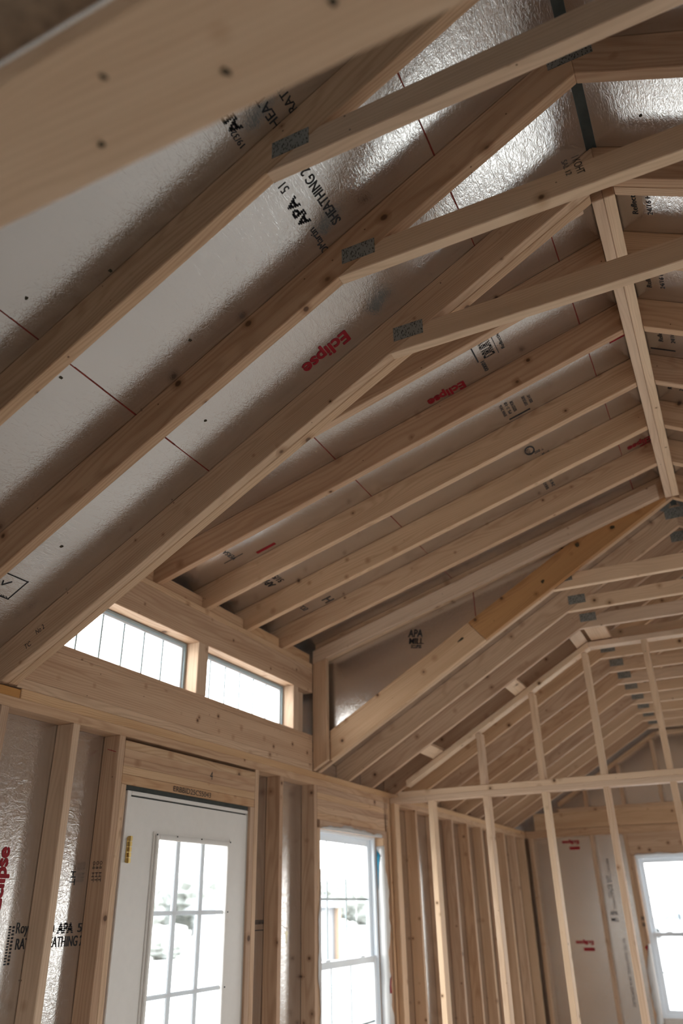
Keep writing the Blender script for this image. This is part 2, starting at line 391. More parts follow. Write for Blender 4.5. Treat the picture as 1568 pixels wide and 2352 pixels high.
# ------------------------------------------------------------------ printed marks
def flatten(cu, name, mat, parent, mw, sx=1.0, bold=0.0):
    t = bpy.data.objects.new('tmp_text', cu); COL.objects.link(t)
    dg = bpy.context.evaluated_depsgraph_get(); dg.update()
    me = bpy.data.meshes.new_from_object(t.evaluated_get(dg)); bpy.data.objects.remove(t)
    for v in me.vertices: v.co.x *= sx
    me.materials.clear()
    return link(name, me, mat, parent, mw)
def txt(body, pos, u, v, size, mat, parent, name='printed_mark', length=None, bold=0.0, space=1.0):
    cu = bpy.data.curves.new('tmp', 'FONT'); cu.body = body; cu.size = size; cu.offset = min(bold, 0.0006); cu.extrude = 0.0002; cu.space_character = space
    u, v = V(u).normalized(), V(v).normalized(); n = u.cross(v)
    p = V(pos) + n * 0.0012
    mw = Matrix(((u.x, v.x, n.x, p.x), (u.y, v.y, n.y, p.y), (u.z, v.z, n.z, p.z), (0, 0, 0, 1)))
    ob = flatten(cu, name, mat, parent, mw)
    if bold > 0.0009:
        bm = bmesh.new(); bm.from_mesh(ob.data)
        for dx, dy in ((-bold, 0), (bold, 0), (0, bold * .6), (0, -bold * .6)):
            r = bmesh.ops.duplicate(bm, geom=list(bm.verts) + list(bm.edges) + list(bm.faces)) if False else None
        base = ob.data.copy(); bm.free(); bm = bmesh.new()
        for k, (dx, dy) in enumerate(((0, 0), (-bold, 0), (bold, 0), (0, bold * .6), (0, -bold * .6))):
            n0 = len(bm.verts); bm.from_mesh(base); bm.verts.ensure_lookup_table()
            for q in bm.verts[n0:]: q.co += V((dx, dy, k * .00004))
        bm.to_mesh(ob.data); bm.free()
    if length:
        xs = [q.co.x for q in ob.data.vertices]; k = length / (max(xs) - min(xs))
        for q in ob.data.vertices: q.co.x *= k
    return ob
def bar(p0, u, v, L, H, mat, parent, name='printed_bar', slits=0):
    u, v = V(u).normalized(), V(v).normalized(); n = u.cross(v)
    if parent is not None and parent.name.startswith('ceiling') and n.z > 0: u, v, L, H = v, u, H, L; n = u.cross(v)
    p = V(p0) + n * 0.0008
    mb = MB()
    if slits:
        for i in range(slits): mb.box((L * i / slits, L * (i + .6) / slits), (0, H), (0, 0.0004))
    else: mb.box((0, L), (0, H), (0, 0.0004))
    for q in mb.bm.verts: pass
    bmesh.ops.recalc_face_normals(mb.bm, faces=mb.bm.faces)
    me = bpy.data.meshes.new(name); mb.bm.to_mesh(me); mb.bm.free()
    mw = Matrix(((u.x, v.x, n.x, p.x), (u.y, v.y, n.y, p.y), (u.z, v.z, n.z, p.z), (0, 0, 0, 1)))
    return link(name, me, mat, parent, mw)
def RM(x, y): return V((x, y, Z0 + RH + SL * x))
def RD(x, y): return V((x, y, ZD + DH + SD * x))
def RR(x, y): return V((x, y, Z0 + RH + SL * (W2 - x)))
uM = V((CS, 0, SN)); uD = V((CD, 0, SND)); uR = V((-CS, 0, SN)); yv = V((0, 1, 0))
# near left roof
txt('Eclipse', RM(1.478, 1.890), -uM, yv, 0.074, RED, cl_near, length=0.196, bold=0.0024)
txt('Eclipse', RM(1.478, 0.930), -uM, yv, 0.074, RED, cl_near, length=0.196, bold=0.0024)
txt('SHEATHING 24/16', RM(1.640, 1.532), -yv, -uM, 0.044, BLACK, cl_near, length=0.275, bold=0.0006)
txt('APA', RM(1.573, 1.462), -yv, -uM, 0.052, DASH, cl_near, length=0.105, bold=0.0018)
txt('51 LT', RM(1.573, 1.335), -yv, -uM, 0.040, BLACK, cl_near, length=0.078)
txt('RoyOMartin', RM(1.570, 1.640), -yv, -uM, 0.034, BLACK, cl_near, length=0.150)
txt('SHEATHING', RM(1.640, 1.190), -yv, -uM, 0.040, BLACK, cl_near, length=0.21)
txt('APA', RM(1.562, 1.105), -yv, -uM, 0.050, DASH, cl_near, length=0.10, bold=0.0018)
txt('RATED 24/16', RM(1.690, 1.170), -yv, -uM, 0.036, BLACK, cl_near, length=0.19)
txt('19/32', RM(1.545, 1.150), -yv, -uM, 0.026, BLACK, cl_near, length=0.05)
for b in ((RM(0.150, 1.712), 0.115, 0.004), (RM(0.235, 1.712), 0.115, 0.004)):
    bar(b[0], yv, uM, b[1], b[2], BLACK, cl_near)
bar(RM(0.150, 1.826), uM, -yv, 0.103, 0.004, BLACK, cl_near); bar(RM(0.150, 1.712), uM, -yv, 0.103, 0.004, BLACK, cl_near)
bar(RM(0.192, 1.752), (uM * .6 + yv * .45), (-uM * .45 + yv * .6), 0.036, 0.005, BLACK, cl_near, 'printed_tick'); bar(RM(0.192, 1.752), (uM * .9 - yv * .5), (yv * .9 + uM * .5), 0.020, 0.005, BLACK, cl_near, 'printed_tick')
txt('certified', RM(0.158, 1.818), -yv, uM * -1, 0.020, BLACK, cl_near, length=0.09)
# dormer roof
def ecl(x, y, par, P, u, L=0.180, m=RED):
    txt('Eclipse', P(x, y), -u, yv, 0.068, m, par, length=L, bold=0.0022)
ecl(1.650, 2.750, cl_dorm, RD, uD, 0.182)
txt('DRURY', RD(1.815, 2.690), -yv, -uD, 0.072, DASH, cl_dorm, length=0.115, bold=0.002)
bar(RD(1.735, 2.690), -yv, uD, 0.12, 0.006, BLACK, cl_dorm)
bar(RD(1.830, 2.570), yv, -uD, 0.13, 0.003, BLACK, cl_dorm)
txt('Reflective', RD(1.860, 2.690), -yv, -uD, 0.022, BLACK, cl_dorm, length=0.12)
txt('00001', RD(1.762, 2.770), -yv, -uD, 0.026, BLACK, cl_dorm, length=0.07)
bar(RD(2.262, 3.012), uD, yv, 0.10, 0.020, RED, cl_dorm)
for k, (a, L) in enumerate(((1.74, .10), (1.765, .10), (1.79, .09), (1.845, .08), (1.87, .07))):
    txt(('SPAN 24/16', 'PS 2-18', 'SIZED FOR', 'EXPOSURE', '000 HT')[k], RD(a, 3.150), -yv, -uD, 0.022, BLACK, cl_dorm, length=L)
bar(RD(1.74, 3.185), uD, yv, 0.11, 0.009, BLACK, cl_dorm)
txt('APA', RD(1.757, 3.555), -yv, -uD, 0.030, DASH, cl_dorm, length=0.05)
txt('O', RD(1.780, 3.575), -yv, -uD, 0.075, BLACK, cl_dorm, length=0.085)
txt('T 000', RD(1.820, 3.56), -uD, yv, 0.030, BLACK, cl_dorm, length=0.05); txt('HT 24', RD(1.84, 3.61), -uD, yv, 0.024, BLACK, cl_dorm, length=0.04)
ecl(2.365, 3.968, cl_dorm, RD, uD, 0.165)
bar(RD(2.27, 4.02), uD, yv, 0.11, 0.018, RED, cl_dorm)
txt('SHEATH', RD(1.755, 3.985), -yv, -uD, 0.026, BLACK, cl_dorm, length=0.10); txt('24/16', RD(1.79, 3.985), -yv, -uD, 0.026, BLACK, cl_dorm, length=0.10)
bar(RD(0.335, 3.165), uD, yv, 0.115, 0.020, RED, cl_dorm)
txt('VERSA L', RD(0.245, 3.130), -yv, -uD, 0.040, BLACK, cl_dorm, length=0.14); bar(RD(0.17, 3.12), uD, -yv, 0.12, 0.004, BLACK, cl_dorm)
txt('APA', RD(0.235, 3.545), -yv, -uD, 0.060, DASH, cl_dorm, length=0.11, bold=0.002); txt('51/50', RD(0.290, 3.545), -yv, -uD, 0.050, DASH, cl_dorm, length=0.11, bold=0.001)
txt('ECL 16', RD(0.215, 3.975), -yv, -uD, 0.048, BLACK, cl_dorm, length=0.12); txt('H', RD(0.375, 4.02), -yv, -uD, 0.09, BLACK, cl_dorm, length=0.06)
# right roof
for (x, y) in ((2.425, 2.30), (2.425, 2.72), (2.43, 3.10), (2.43, 3.50)):
    txt('Reflective', RR(x + .05, y), -yv, uR, 0.030, BLACK, cl_right, length=0.13); txt('24/16 HT', RR(x + .095, y), -yv, uR, 0.026, BLACK, cl_right, length=0.12)
bar(RR(2.425, 3.165), -uR, -yv, 0.11, 0.008, BLACK, cl_right)
# cheek roundel
ck = [o for o in COL.objects if o.name.startswith('wall_right_cheek')][0]
txt('APA', V((0.655, 4.507, 3.13)), (1, 0, -0.15), (0.15, 0, 1), 0.070, DASH, ck, length=0.10, bold=0.002)
txt('MILL', V((0.655, 4.507, 3.085)), (1, 0, -0.15), (0.15, 0, 1), 0.052, DASH, ck, length=0.10, bold=0.002)
txt('ECLIPSE', V((0.668, 4.507, 3.055)), (1, 0, -0.15), (0.15, 0, 1), 0.030, DASH, ck, length=0.07, bold=0.001)
# left wall foil
LW = lambda y, z: V((-0.090, y, z))
txt('RoyOMartin', LW(2.322, 1.527), yv, (0, 0, 1), 0.050, BLACK, wl, length=0.185)
txt('RATED SHEATHING 24/16', LW(2.330, 1.476), yv, (0, 0, 1), 0.050, BLACK, wl, length=0.40, bold=0.0003)
txt('APA', LW(2.528, 1.521), yv, (0, 0, 1), 0.050, DASH, wl, length=0.085, bold=0.002)
txt('51', LW(2.632, 1.523), yv, (0, 0, 1), 0.044, BLACK, wl, length=0.045)
bar(LW(2.300, 1.430), (0, 0, 1), -yv, 0.125, 0.009, BLACK, wl, slits=14); bar(LW(2.316, 1.430), (0, 0, 1), -yv, 0.125, 0.009, BLACK, wl, slits=11)
txt('Eclipse', LW(2.236, 1.600), (0, 0, 1), -yv, 0.070, RED, wl, length=0.206, bold=0.0028)
txt('RATED SHEATHING', LW(3.94, 1.520), yv, (0, 0, 1), 0.030, BLACK, wl, length=0.10); bar(LW(3.93, 1.49), yv, (0, 0, 1), 0.13, 0.004, BLACK, wl)
bar(LW(3.885, 1.50), (0, 0, 1), -yv, 0.09, 0.010, BLACK, wl, slits=7)
txt('HT', LW(2.560, 1.740), (0, 0, -1), yv, 0.040, BLACK, wl, length=0.05)
# far wall foil
FW = lambda x, z: V((2.35 + (x - 2.35) * 1.0091, Y1 + 0.088, z))
for z in (2.232, 1.228):
    txt('Eclipse', FW(0.600, z), (-1, 0, 0), (0, 0, -1), 0.055, RED, we, length=0.19, bold=0.003)
    bar(FW(0.600, z - 0.065), (-1, 0, 0), (0, 0, -1), 0.115, 0.032, RED, we)
txt('REFLECTIVE SHEATHING', FW(0.865, 2.03), (0, 0, -1), (1, 0, 0), 0.035, BLACK, we, length=0.50); txt('APA RATED', FW(0.83, 1.86), (0, 0, -1), (1, 0, 0), 0.050, BLACK, we, length=0.22)
txt('RATED SHEATHING 24/16 EXPOSURE', FW(0.90, 1.25), (0, 0, -1), (1, 0, 0), 0.045, BLACK, we, length=0.62)
txt('APA', FW(0.82, 1.47), (1, 0, 0), (0, 0, 1), 0.06, DASH, we, length=0.08, bold=0.002); txt('MILL', FW(0.82, 1.41), (1, 0, 0), (0, 0, 1), 0.05, DASH, we, length=0.08, bold=0.002)

# painted panel edges, running along the building
def joint(par, P, x, ya, yb, u, n):
    mb = MB(); k = 14; u = V(u)
    for i in range(k):
        a = ya + (yb - ya) * i / k; b = ya + (yb - ya) * (i + 1) / k + .002; wd = 0.0016 + 0.0012 * random.random(); s = 0.0008 * (random.random() - .5)
        c = [P(x, a) + u * (s - wd), P(x, a) + u * (s + wd), P(x, b) + u * (s + wd), P(x, b) + u * (s - wd)]
        vs = [mb.bm.verts.new(q + V(n) * 0.0007) for q in c] ; ws = [mb.bm.verts.new(q - V(n) * 0.001) for q in c]
        mb.bm.faces.new(vs); mb.bm.faces.new(ws[::-1])
        for i2 in range(4): mb.bm.faces.new((vs[i2], ws[i2], ws[(i2 + 1) % 4], vs[(i2 + 1) % 4]))
    return mb.build('panel_joint', REDLINE, par)
nM = V((SN, 0, -CS)); nD = V((SND, 0, -CD))
joint(cl_near, RM, 0.873, 0.35, 2.02, uM, nM); joint(cl_near, RM, 1.936, 0.35, 2.02, uM, nM)
joint(cl_dorm, RD, 0.989, 2.03, 4.50, uD, nD); joint(cl_dorm, RD, 2.168, 2.03, 4.50, uD, nD)
bar(V((1.112, 4.506, 3.19)), (0, 0, 1), (-1, 0, 0), 0.17, 0.004, REDLINE, ck, 'panel_joint')

# torn flecks in the foil facing
def fleck(p, n, r, par, mat=KNOT):
    n = V(n).normalized(); a = n.orthogonal().normalized(); b = n.cross(a); bm = bmesh.new()
    vs = [bm.verts.new(a * math.cos(t) * r * random.uniform(.5, 1.2) + b * math.sin(t) * r * random.uniform(.35, 1.0)) for t in [i * math.tau / 7 for i in range(7)]]
    f = bm.faces.new(vs); ex = bmesh.ops.extrude_face_region(bm, geom=[f])
    bmesh.ops.translate(bm, vec=n * 0.0015, verts=[e for e in ex['geom'] if isinstance(e, bmesh.types.BMVert)])
    bmesh.ops.recalc_face_normals(bm, faces=bm.faces)
    me = bpy.data.meshes.new('torn_fleck'); bm.to_mesh(me); bm.free()
    return link('torn_fleck', me, mat, par, Matrix.Translation(V(p)))
for x, y in ((1.115, 1.155), (1.05, 1.22), (0.935, 1.055), (0.83, 1.30), (0.99, 1.79), (1.13, 1.50), (0.40, 1.80), (0.86, 1.69)):
    fleck(RM(x, y), nM, 0.0065, cl_near)
for x, y in ((1.38, 3.02), (0.95, 2.68), (2.2, 2.4), (1.9, 2.3)):
    fleck(RD(x, y), nD, 0.005, cl_dorm, PALE)
fleck(RM(2.17, 1.70), nM, 0.007, cl_near); fleck(RR(2.53, 1.86), (-SN, 0, -CS), 0.007, cl_right)

# ------------------------------------------------------------------ left wall framing
X0, X1 = -0.089, 0.0
def plate_thing(name, label, x, y, z, cat='wall plate', mat=PINE, group=None):
    return tag(box(name, x, y, z, mat), label, cat, group)
plate_thing('top_plate', 'long lower top plate that the left wall studs, door and window headers butt against', (X0, X1), (Y0, Y1 + .088), (2.272, 2.3105))
plate_thing('top_plate', 'golden upper top plate directly under the clerestory framing on the left wall', (X0, X1), (2.09, Y1 + .088), (2.3105, 2.349), mat=LAMB)
plate_thing('top_plate', 'short orange-brown piece of upper top plate at the left frame edge', (X0, X1), (0.6, 2.086), (2.3105, 2.343), mat=ORANGE)
plate_thing('bottom_plate', 'bottom plate under the left wall studs, left of the door', (X0, X1), (Y0, 2.730), (0.0, 0.038))
plate_thing('bottom_plate', 'bottom plate under the left wall studs, right of the door', (X0, X1), (3.772, Y1 + .088), (0.0, 0.038))
def stud(y, label, z=(0.038, 2.272), name='wall_stud', mat=PINE, x=(X0, X1), group=None, t=ST):
    return tag(box(name, x, (y, y + t), z, mat), label, 'stud', group)
s0 = stud(2.010, 'left wall stud cut by the left edge of the photo')
sA = stud(2.378, 'freestanding left wall stud between the red lettering and the doubled stud beside the door', mat=PALE)
sK = stud(2.658, 'king stud left of the door with three black ink stamps')
stud(2.697, 'jack stud carrying the left end of the door header', (0.038, 2.0765), 'jack_stud', t=0.034)
stud(3.722, 'jack stud carrying the right end of the door header', (0.038, 2.0765), 'jack_stud', t=0.040)
sR = stud(3.764, 'king stud right of the door, against the end of the header')
sC = stud(4.030, 'stud with the house key beside it, halfway between door and window')
sW = stud(4.447, 'king stud left of the tall left wall window')
stud(4.487, 'jack stud along the left side of the tall left wall window', (0.038, 2.030), 'jack_stud')
stud(5.490, 'jack stud along the right side of the tall left wall window, half under white film', (0.038, 2.030), 'jack_stud')
stud(5.530, 'king stud right of the tall left wall window')
stud(5.602, 'corner stud of the left wall where the partition meets it')
ords = ['first', 'second', 'third', 'fourth', 'fifth', 'sixth', 'seventh', 'eighth', 'ninth', 'tenth', 'eleventh', 'twelfth']
for i, y in enumerate((5.790, 6.158, 6.625, 7.045, 7.485, 7.930, 8.340, 8.745, 9.175, 9.60)):
    stud(y, '%s left wall stud beyond the partition, counted away from it' % ords[i], group='left wall studs beyond the partition')
# stamps on studs
for dz, dx in ((0, 0), (0.0, 0.018), (0, 0.036)):
    txt('HT', V((-0.070 + dx, 2.6575, 1.735)), (0, 0, -1), (1, 0, 0), 0.020, BLACK, sK, 'ink_stamp', length=0.035)
    txt('O-8', V((-0.070 + dx, 2.6575, 1.775)), (0, 0, -1), (1, 0, 0), 0.018, BLACK, sK, 'ink_stamp', length=0.028)
bar(V((-0.062, 2.6575, 2.215)), (1, 0, -0.30), (0.30, 0, 1), 0.05, 0.003, RED, sK, 'red_chalk_line')
# door header
h = thing('door_header', (X0, 3.23, 2.077), 'built-up timber header over the white door with handwriting', 'header')
for k in range(4): box('header_ply', (X0, X1), (2.697, 3.761), (2.117 + k * .0348, 2.117 + k * .0348 + .0345), (LAMB, PINE, LAMB, ORANGE2)[k], h, bevel=.0008)
hb = box('header_bottom_plate', (X0, X1 - 0.0005), (2.6975, 3.7605), (2.077, 2.1165), LAMB, h)
txt('ERBBID25CS5043', V((0.0, 3.050, 2.083)), yv, (0, 0, 1), 0.034, BLACK, hb, 'handwriting', length=0.300)
txt('4', V((0.0, 3.338, 2.170)), yv, (0, 0, 1), 0.055, BLACK, h, 'pencil_mark', length=0.022)
h2 = thing('window_header', (X0, 5.02, 2.03), 'laminated header over the tall left wall window', 'header')
for k in range(5): box('header_ply', (X0, X1), (4.487, 5.600), (2.075 + k * .0393, 2.075 + k * .0393 + .0390), PINE, h2, bevel=.0008)
box('header_bottom_plate', (X0, X1 - 0.0005), (4.525, 5.562), (2.032, 2.0745), PINE, h2)
tag(box('window_sill_plate', (X0, X1), (4.525, 5.490), (0.490, 0.530), PINE), 'rough sill board under the tall left wall window', 'sill')

# ------------------------------------------------------------------ dormer front wall
plate_thing('dormer_bottom_plate', 'narrow board just above the double top plate, foot of the clerestory wall', (X0, X1), (2.065, 4.428), (2.3495, 2.387))
plate_thing('dormer_fascia_board', 'wide knotty board under the sill of the clerestory windows', (X0 + .05, X1), (2.065, 4.428), (2.3875, 2.5305), cat='board')
plate_thing('dormer_sill_plate', 'sill plate under both small clerestory windows', (X0, X1), (2.065, 4.428), (2.531, 2.5655), cat='sill')
plate_thing('dormer_header', 'wide knotty header above the small clerestory windows', (X0, X1), (2.065, 4.428), (2.833, 2.9945), cat='header')
plate_thing('dormer_top_plate', 'top plate of the clerestory wall carrying the low-slope rafters', (X0, X1), (2.065, 4.428), (2.995, 3.0265))
def dst(y0, y1, label, x=(X0, X1)): return tag(box('dormer_stud', x, (y0, y1), (2.566, 2.8325), PALE), label, 'stud')
dst(2.224, 2.261, 'short stud left of the first clerestory window, mostly hidden by the rafter')
dst(3.178, 3.263, 'doubled short stud between the two clerestory windows')
dst(4.181, 4.238, 'short stud right of the second clerestory window')
dst(4.330, 4.390, 'short stud set back in the right end of the clerestory wall', (X0, X1 - 0.05))
def dpost(label, y):
    a, b = 0.0005, 0.100
    return tag(prism('dormer_post', [(a, y, zr(a)), (b, y, zr(b)), (b, y, zd(b) - .0012), (a, y, zd(a) - .0012)], (0, ST, 0), (0, 0, 1), PINE), label, 'post')
dpost('corner post at the right end of the clerestory wall, foot cut along the amber rafter', 4.430)

# ------------------------------------------------------------------ roof framing
def left_raf(par, y, x1=HW, t=ST, h=RH, mat=PINE, name='rafter', cap=None, x0=X0):
    pts = [(x0, y, 2.3505 if x0 < 0 else zr(x0))]
    if x0 < 0: pts.append((0.002, y, zr(0.002)))
    pts.append((x1, y, zr(x1)))
    if cap:
        xk = (cap[0] - Z0 - h) / (SL - cap[1]); pts += [(x1, y, cap[0] + cap[1] * x1), (xk, y, zr(xk) + h)]
    else: pts.append((x1, y, zr(x1) + h))
    pts.append((x0, y, zr(x0) + h))
    return prism(name, pts, (0, t, 0), (CS, 0, SN), mat, par)
def right_raf(par, y, x1=HW, t=ST, h=RH, mat=PINE, name='rafter'):
    pts = [(W2 - X0, y, 2.3505), (W2, y, zr(0)), (W2 - x1, y, zr(x1)), (W2 - x1, y, zr(x1) + h), (W2 - X0, y, zr(X0) + h)]
    return prism(name, pts, (0, t, 0), (-CS, 0, SN), mat, par)
ZC = 3.272; XC = (ZC - Z0) / SL; XT = (ZC + 0.089 - Z0) / SL
def truss(y, label, group=None, mats=(PINE, PINE, PALE), apex=True):
    T = thing('roof_truss', (HW, y, ZC), label, 'roof truss', group)
    left_raf(T, y, mat=mats[0]); right_raf(T, y, mat=mats[1])
    prism('collar_tie', [(XC, y, ZC), (W2 - XC, y, ZC), (W2 - XT, y, ZC + .089), (XT, y, ZC + .089)], (0, ST, 0), (1, 0, 0), mats[2], T)
    for x0, z0, L, H in ((1.617, 3.316, 0.108, 0.058), (W2 - 1.725, 3.316, 0.108, 0.058), (HW - 0.068, 3.772, 0.130, 0.074)):
        if z0 > 3.7 and not apex: continue
        box('gusset_plate', (x0, x0 + L), (y - 0.0018, y - 0.0002), (z0, z0 + H), PLATE, T, u=(1, 0, 0), bevel=0)
    return T
G1 = 'roof trusses along the house'
TA = truss(1.165, 'nearest roof truss, its collar tie cutting through the top edge of the photo', G1)
TB = truss(1.580, 'second roof truss from the camera, ink stamp on its collar tie', G1)
TC = truss(1.985, 'third roof truss from the camera, on the near side of the dormer', G1, apex=False)
txt('I KOHT', V((2.312, 1.5795, 3.388)), (0.1, 0, -1), (1, 0, .1), 0.030, BLACK, TB, 'ink_stamp', length=0.070); txt('SAL 12', V((2.285, 1.5795, 3.388)), (0.1, 0, -1), (1, 0, .1), 0.022, BLACK, TB, 'ink_stamp', length=0.060)
txt('No 2', V((0.145, 1.9845, 2.505)), (0.5, 0, .28), (-.28, 0, .5), 0.030, BLACK, TC, 'ink_stamp', length=0.04); txt('TC', V((0.10, 1.9845, 2.455)), (1, 0, .5), (-.5, 0, 1), 0.03, BLACK, TC, 'ink_stamp', length=0.03)
TC2 = tag(left_raf(None, 2.024, x1=2.332, mat=LAMB, name='sister_rafter', cap=(ZD, SD)), 'golden rafter doubled against the third truss at the near edge of the dormer', 'rafter')
tag(right_raf(None, 2.024, x1=2.332, name='sister_rafter'), 'rafter doubled against the third truss on the right roof slope', 'rafter')
TE = truss(4.508, 'roof truss at the far side of the dormer, doubled by the amber rafter', G1)
# amber rafter in two lengths
E0 = thing('sister_rafter', (0.1, 4.47, zr(.1)), 'amber knotty rafter closing the far side of the dormer, pale spliced lower length', 'rafter')
hE = 0.180; xk = (ZD - Z0 - hE) / (SL - SD)
yE = 4.469
prism('rafter_length', [(0.101, yE, zr(.101)), (1.165, yE, zr(1.165)), (1.065, yE, zr(1.065) + hE), (0.101, yE, zr(.101) + hE)], (0, ST, 0), (CS, 0, SN), LAMB, E0)
oo = prism('rafter_length', [(1.167, yE, zr(1.167)), (2.332, yE, zr(2.332)), (2.332, yE, zd(2.332)), (xk, yE, zr(xk) + hE), (1.067, yE, zr(1.067) + hE)], (0, ST, 0), (CS, 0, SN), ORANGE, E0)
for x, z in ((1.556, 3.326), (1.789, 3.514), (2.01, 3.585)):
    fleck(V((x, yE, z)), (0, -1, 0), 0.016, oo).name = 'knot'
kk = fleck(V((1.010, yE, 3.045)), (0, -1, 0), 0.017, oo); kk.name = 'knot'; kk.data.transform(Matrix.Rotation(-0.45, 4, 'Y') @ Matrix.Diagonal((1.9, 1, .55, 1)) @ Matrix.Rotation(0.2, 4, 'Y'))
tag(right_raf(None, yE, x1=2.332, name='sister_rafter'), 'rafter doubled against the truss at the far side of the dormer, right slope', 'rafter')
fy = [4.940, 5.335, 5.760, 6.160, 6.605, 7.045, 7.470, 7.910, 8.345, 8.760, 9.200]
for i, y in enumerate(fy):
    pos = ('first roof truss beyond the dormer', 'second roof truss beyond the dormer, with blocks nailed to its far side', 'roof truss standing right behind the stud partition')[i] if i < 3 else '%s roof truss beyond the partition, counted away from it' % ords[i - 2]
    truss(y, pos, G1)
# dormer rafters and the matching rafters of the other slope
for i, y in enumerate((2.392, 2.800, 3.213, 3.622, 4.030)):
    o = ords[i]
    pts = [(X0, y, zd(0) + .001), (0.002, y, zd(0.002)), (2.332, y, zd(2.332)), (2.332, y, zd(2.332) + DH), (X0, y, zd(X0) + DH)]
    tag(prism('dormer_rafter', pts, (0, ST, 0), (CD, 0, SND), PINE), '%s low-slope dormer rafter, counted from the near side of the dormer' % o, 'rafter', 'low-slope rafters of the dormer')
    tag(right_raf(None, y, x1=2.332, name='common_rafter'), '%s right-slope rafter meeting the ridge beam, counted from the camera' % o, 'rafter', 'right-slope rafters at the ridge beam')
def drafter(y, t, h, x1, label, mat, name='dormer_rafter'):
    pts = [(0.0, y, zd(0.0)), (x1, y, zd(x1)), (x1 - .0, y, zd(x1) + h), (0.0, y, zd(0) + h)]
    return tag(prism(name, pts, (0, t, 0), (CD, 0, SND), mat), label, 'rafter')
drafter(4.430, ST, 0.089, 2.300, 'pale nailer board along the last dormer rafter, above the amber rafter', PALE, 'nailer_board')
drafter(4.469, ST, DH, 2.332, 'last dormer rafter, dark, showing above the pale nailer board', PINE)
drafter(2.063, ST, 0.089, 2.300, 'nailer board hidden behind the third truss at the near edge of the dormer', PALE, 'nailer_board')
ys = [2.063 + ST, 2.392, 2.800, 3.213, 3.622, 4.030, 4.430]
bl = ['between the truss and the first dormer rafter', 'between the first and second dormer rafters', 'between the second and third dormer rafters', 'between the third and fourth dormer rafters', 'between the fourth and fifth dormer rafters', 'between the fifth dormer rafter and the pale nailer board']
for i in range(6):
    bl[5] = 'between the fifth dormer rafter and the pale nailer'
    a = ys[i] + (ST if i else 0) + .001; b = ys[i + 1] - .001
    tag(box('rafter_block', (-0.060, -0.022), (a, b), (3.028, 3.095), LAMB), 'golden block on the dormer top plate ' + bl[i], 'block')
rb = thing('ridge_beam', (HW, 2.063, 3.70), 'doubled ridge beam, two boards side by side running away overhead', 'beam')
box('beam_board', (2.333, 2.3705), (2.063, 4.468), (3.700, 3.835), PALE, rb); box('beam_board', (2.3715, 2.409), (2.063, 4.468), (3.7005, 3.835), PALE, rb)

# ------------------------------------------------------------------ partition
yp, yq = 5.640, 5.729
plate_thing('partition_plate', 'lower top plate of the stud partition crossing the room', (0.002, W2 - .002), (yp, yq), (2.272, 2.311), mat=PALE)
plate_thing('partition_plate', 'upper top plate of the stud partition, carrying the gable studs', (0.070, W2 - .07), (yp, yq), (2.3115, 2.3505), mat=PALE)
plate_thing('partition_plate', 'bottom plate of the stud partition on the floor', (0.002, W2 - .002), (yp, yq), (0.0, 0.038))
stud_l = ['end stud of the partition against the left wall'] + ['%s full-height partition stud from the left wall, not counting the end stud' % ords[i] for i in range(11)]
for i, x in enumerate((0.002, 0.302, 0.716, 1.131, 1.541, 1.960, 2.373, 2.786, 3.20, 3.613, 4.026, 4.44)):
    tag(box('partition_stud', (x, x + ST), (yp, yq), (0.038, 2.272), PALE if i else PINE), stud_l[i], 'stud', 'full-height partition studs')
zk = -0.050
rk = thing('partition_rake', (0.13, yp, zr(.13) + zk), 'pale sloping plate and level top plate closing the partition gable under the trusses', 'rake plate')
def rk_pts(x0, x1, m=False):
    f = (lambda x: W2 - x) if m else (lambda x: x)
    return [(f(x0), yp, zr(x0) + zk), (f(x1), yp, zr(x1) + zk), (f(x1), yp, zr(x1) + zk + .044), (f(x0), yp, zr(x0) + zk + .044)]
xk2 = (3.222 - Z0 - zk) / SL
prism('rake_plate', rk_pts(0.140, xk2), (0, yq - yp, 0), (CS, 0, SN), PALE, rk); prism('rake_plate', rk_pts(0.140, xk2, True), (0, yq - yp, 0), (-CS, 0, SN), PALE, rk)
box('level_plate', (xk2 + .002, W2 - xk2 - .002), (yp, yq), (3.222, 3.262), PALE, rk)
for i, x in enumerate((0.707, 1.127, 1.541, 1.958, 2.373, 2.786, 3.20, 3.613)):
    xm = x if x < HW else W2 - x - ST
    top = min(zr(xm) + zk, 3.2215)
    tag(box('gable_stud', (x, x + ST), (yp, yq), (2.351, top), PALE), '%s short gable stud standing on the partition, counted from the left' % ords[i], 'stud', 'short gable studs on the partition')
# blocks between the second truss beyond the dormer and the partition
def block(x0, x1, label):
    u = V((CS, 0, SN)); n = V((-SN, 0, CS))
    return tag(prism('ceiling_block', [(x0, 5.374, zr(x0)), (x1, 5.374, zr(x1)), (x1 - SN * .036, 5.374, zr(x1) + CS * .036), (x0 - SN * .036, 5.374, zr(x0) + CS * .036)], (0, 0.35, 0), (0, 1, 0), PALE), label, 'block')
block(0.364, 0.448, 'lowest pale block bridging the truss and the partition gable')
block(1.031, 1.117, 'middle pale block bridging the truss and the partition gable')
block(1.520, 1.600, 'pale sloping block right at the bend of the partition gable')
tag(prism('ceiling_block', [(1.625, 5.374, ZC), (1.765, 5.374, ZC), (1.765, 5.374, ZC + .036), (1.660, 5.374, ZC + .036)], (0, .35, 0), (0, 1, 0), PALE), 'pale level block just right of the bend of the partition gable', 'block')

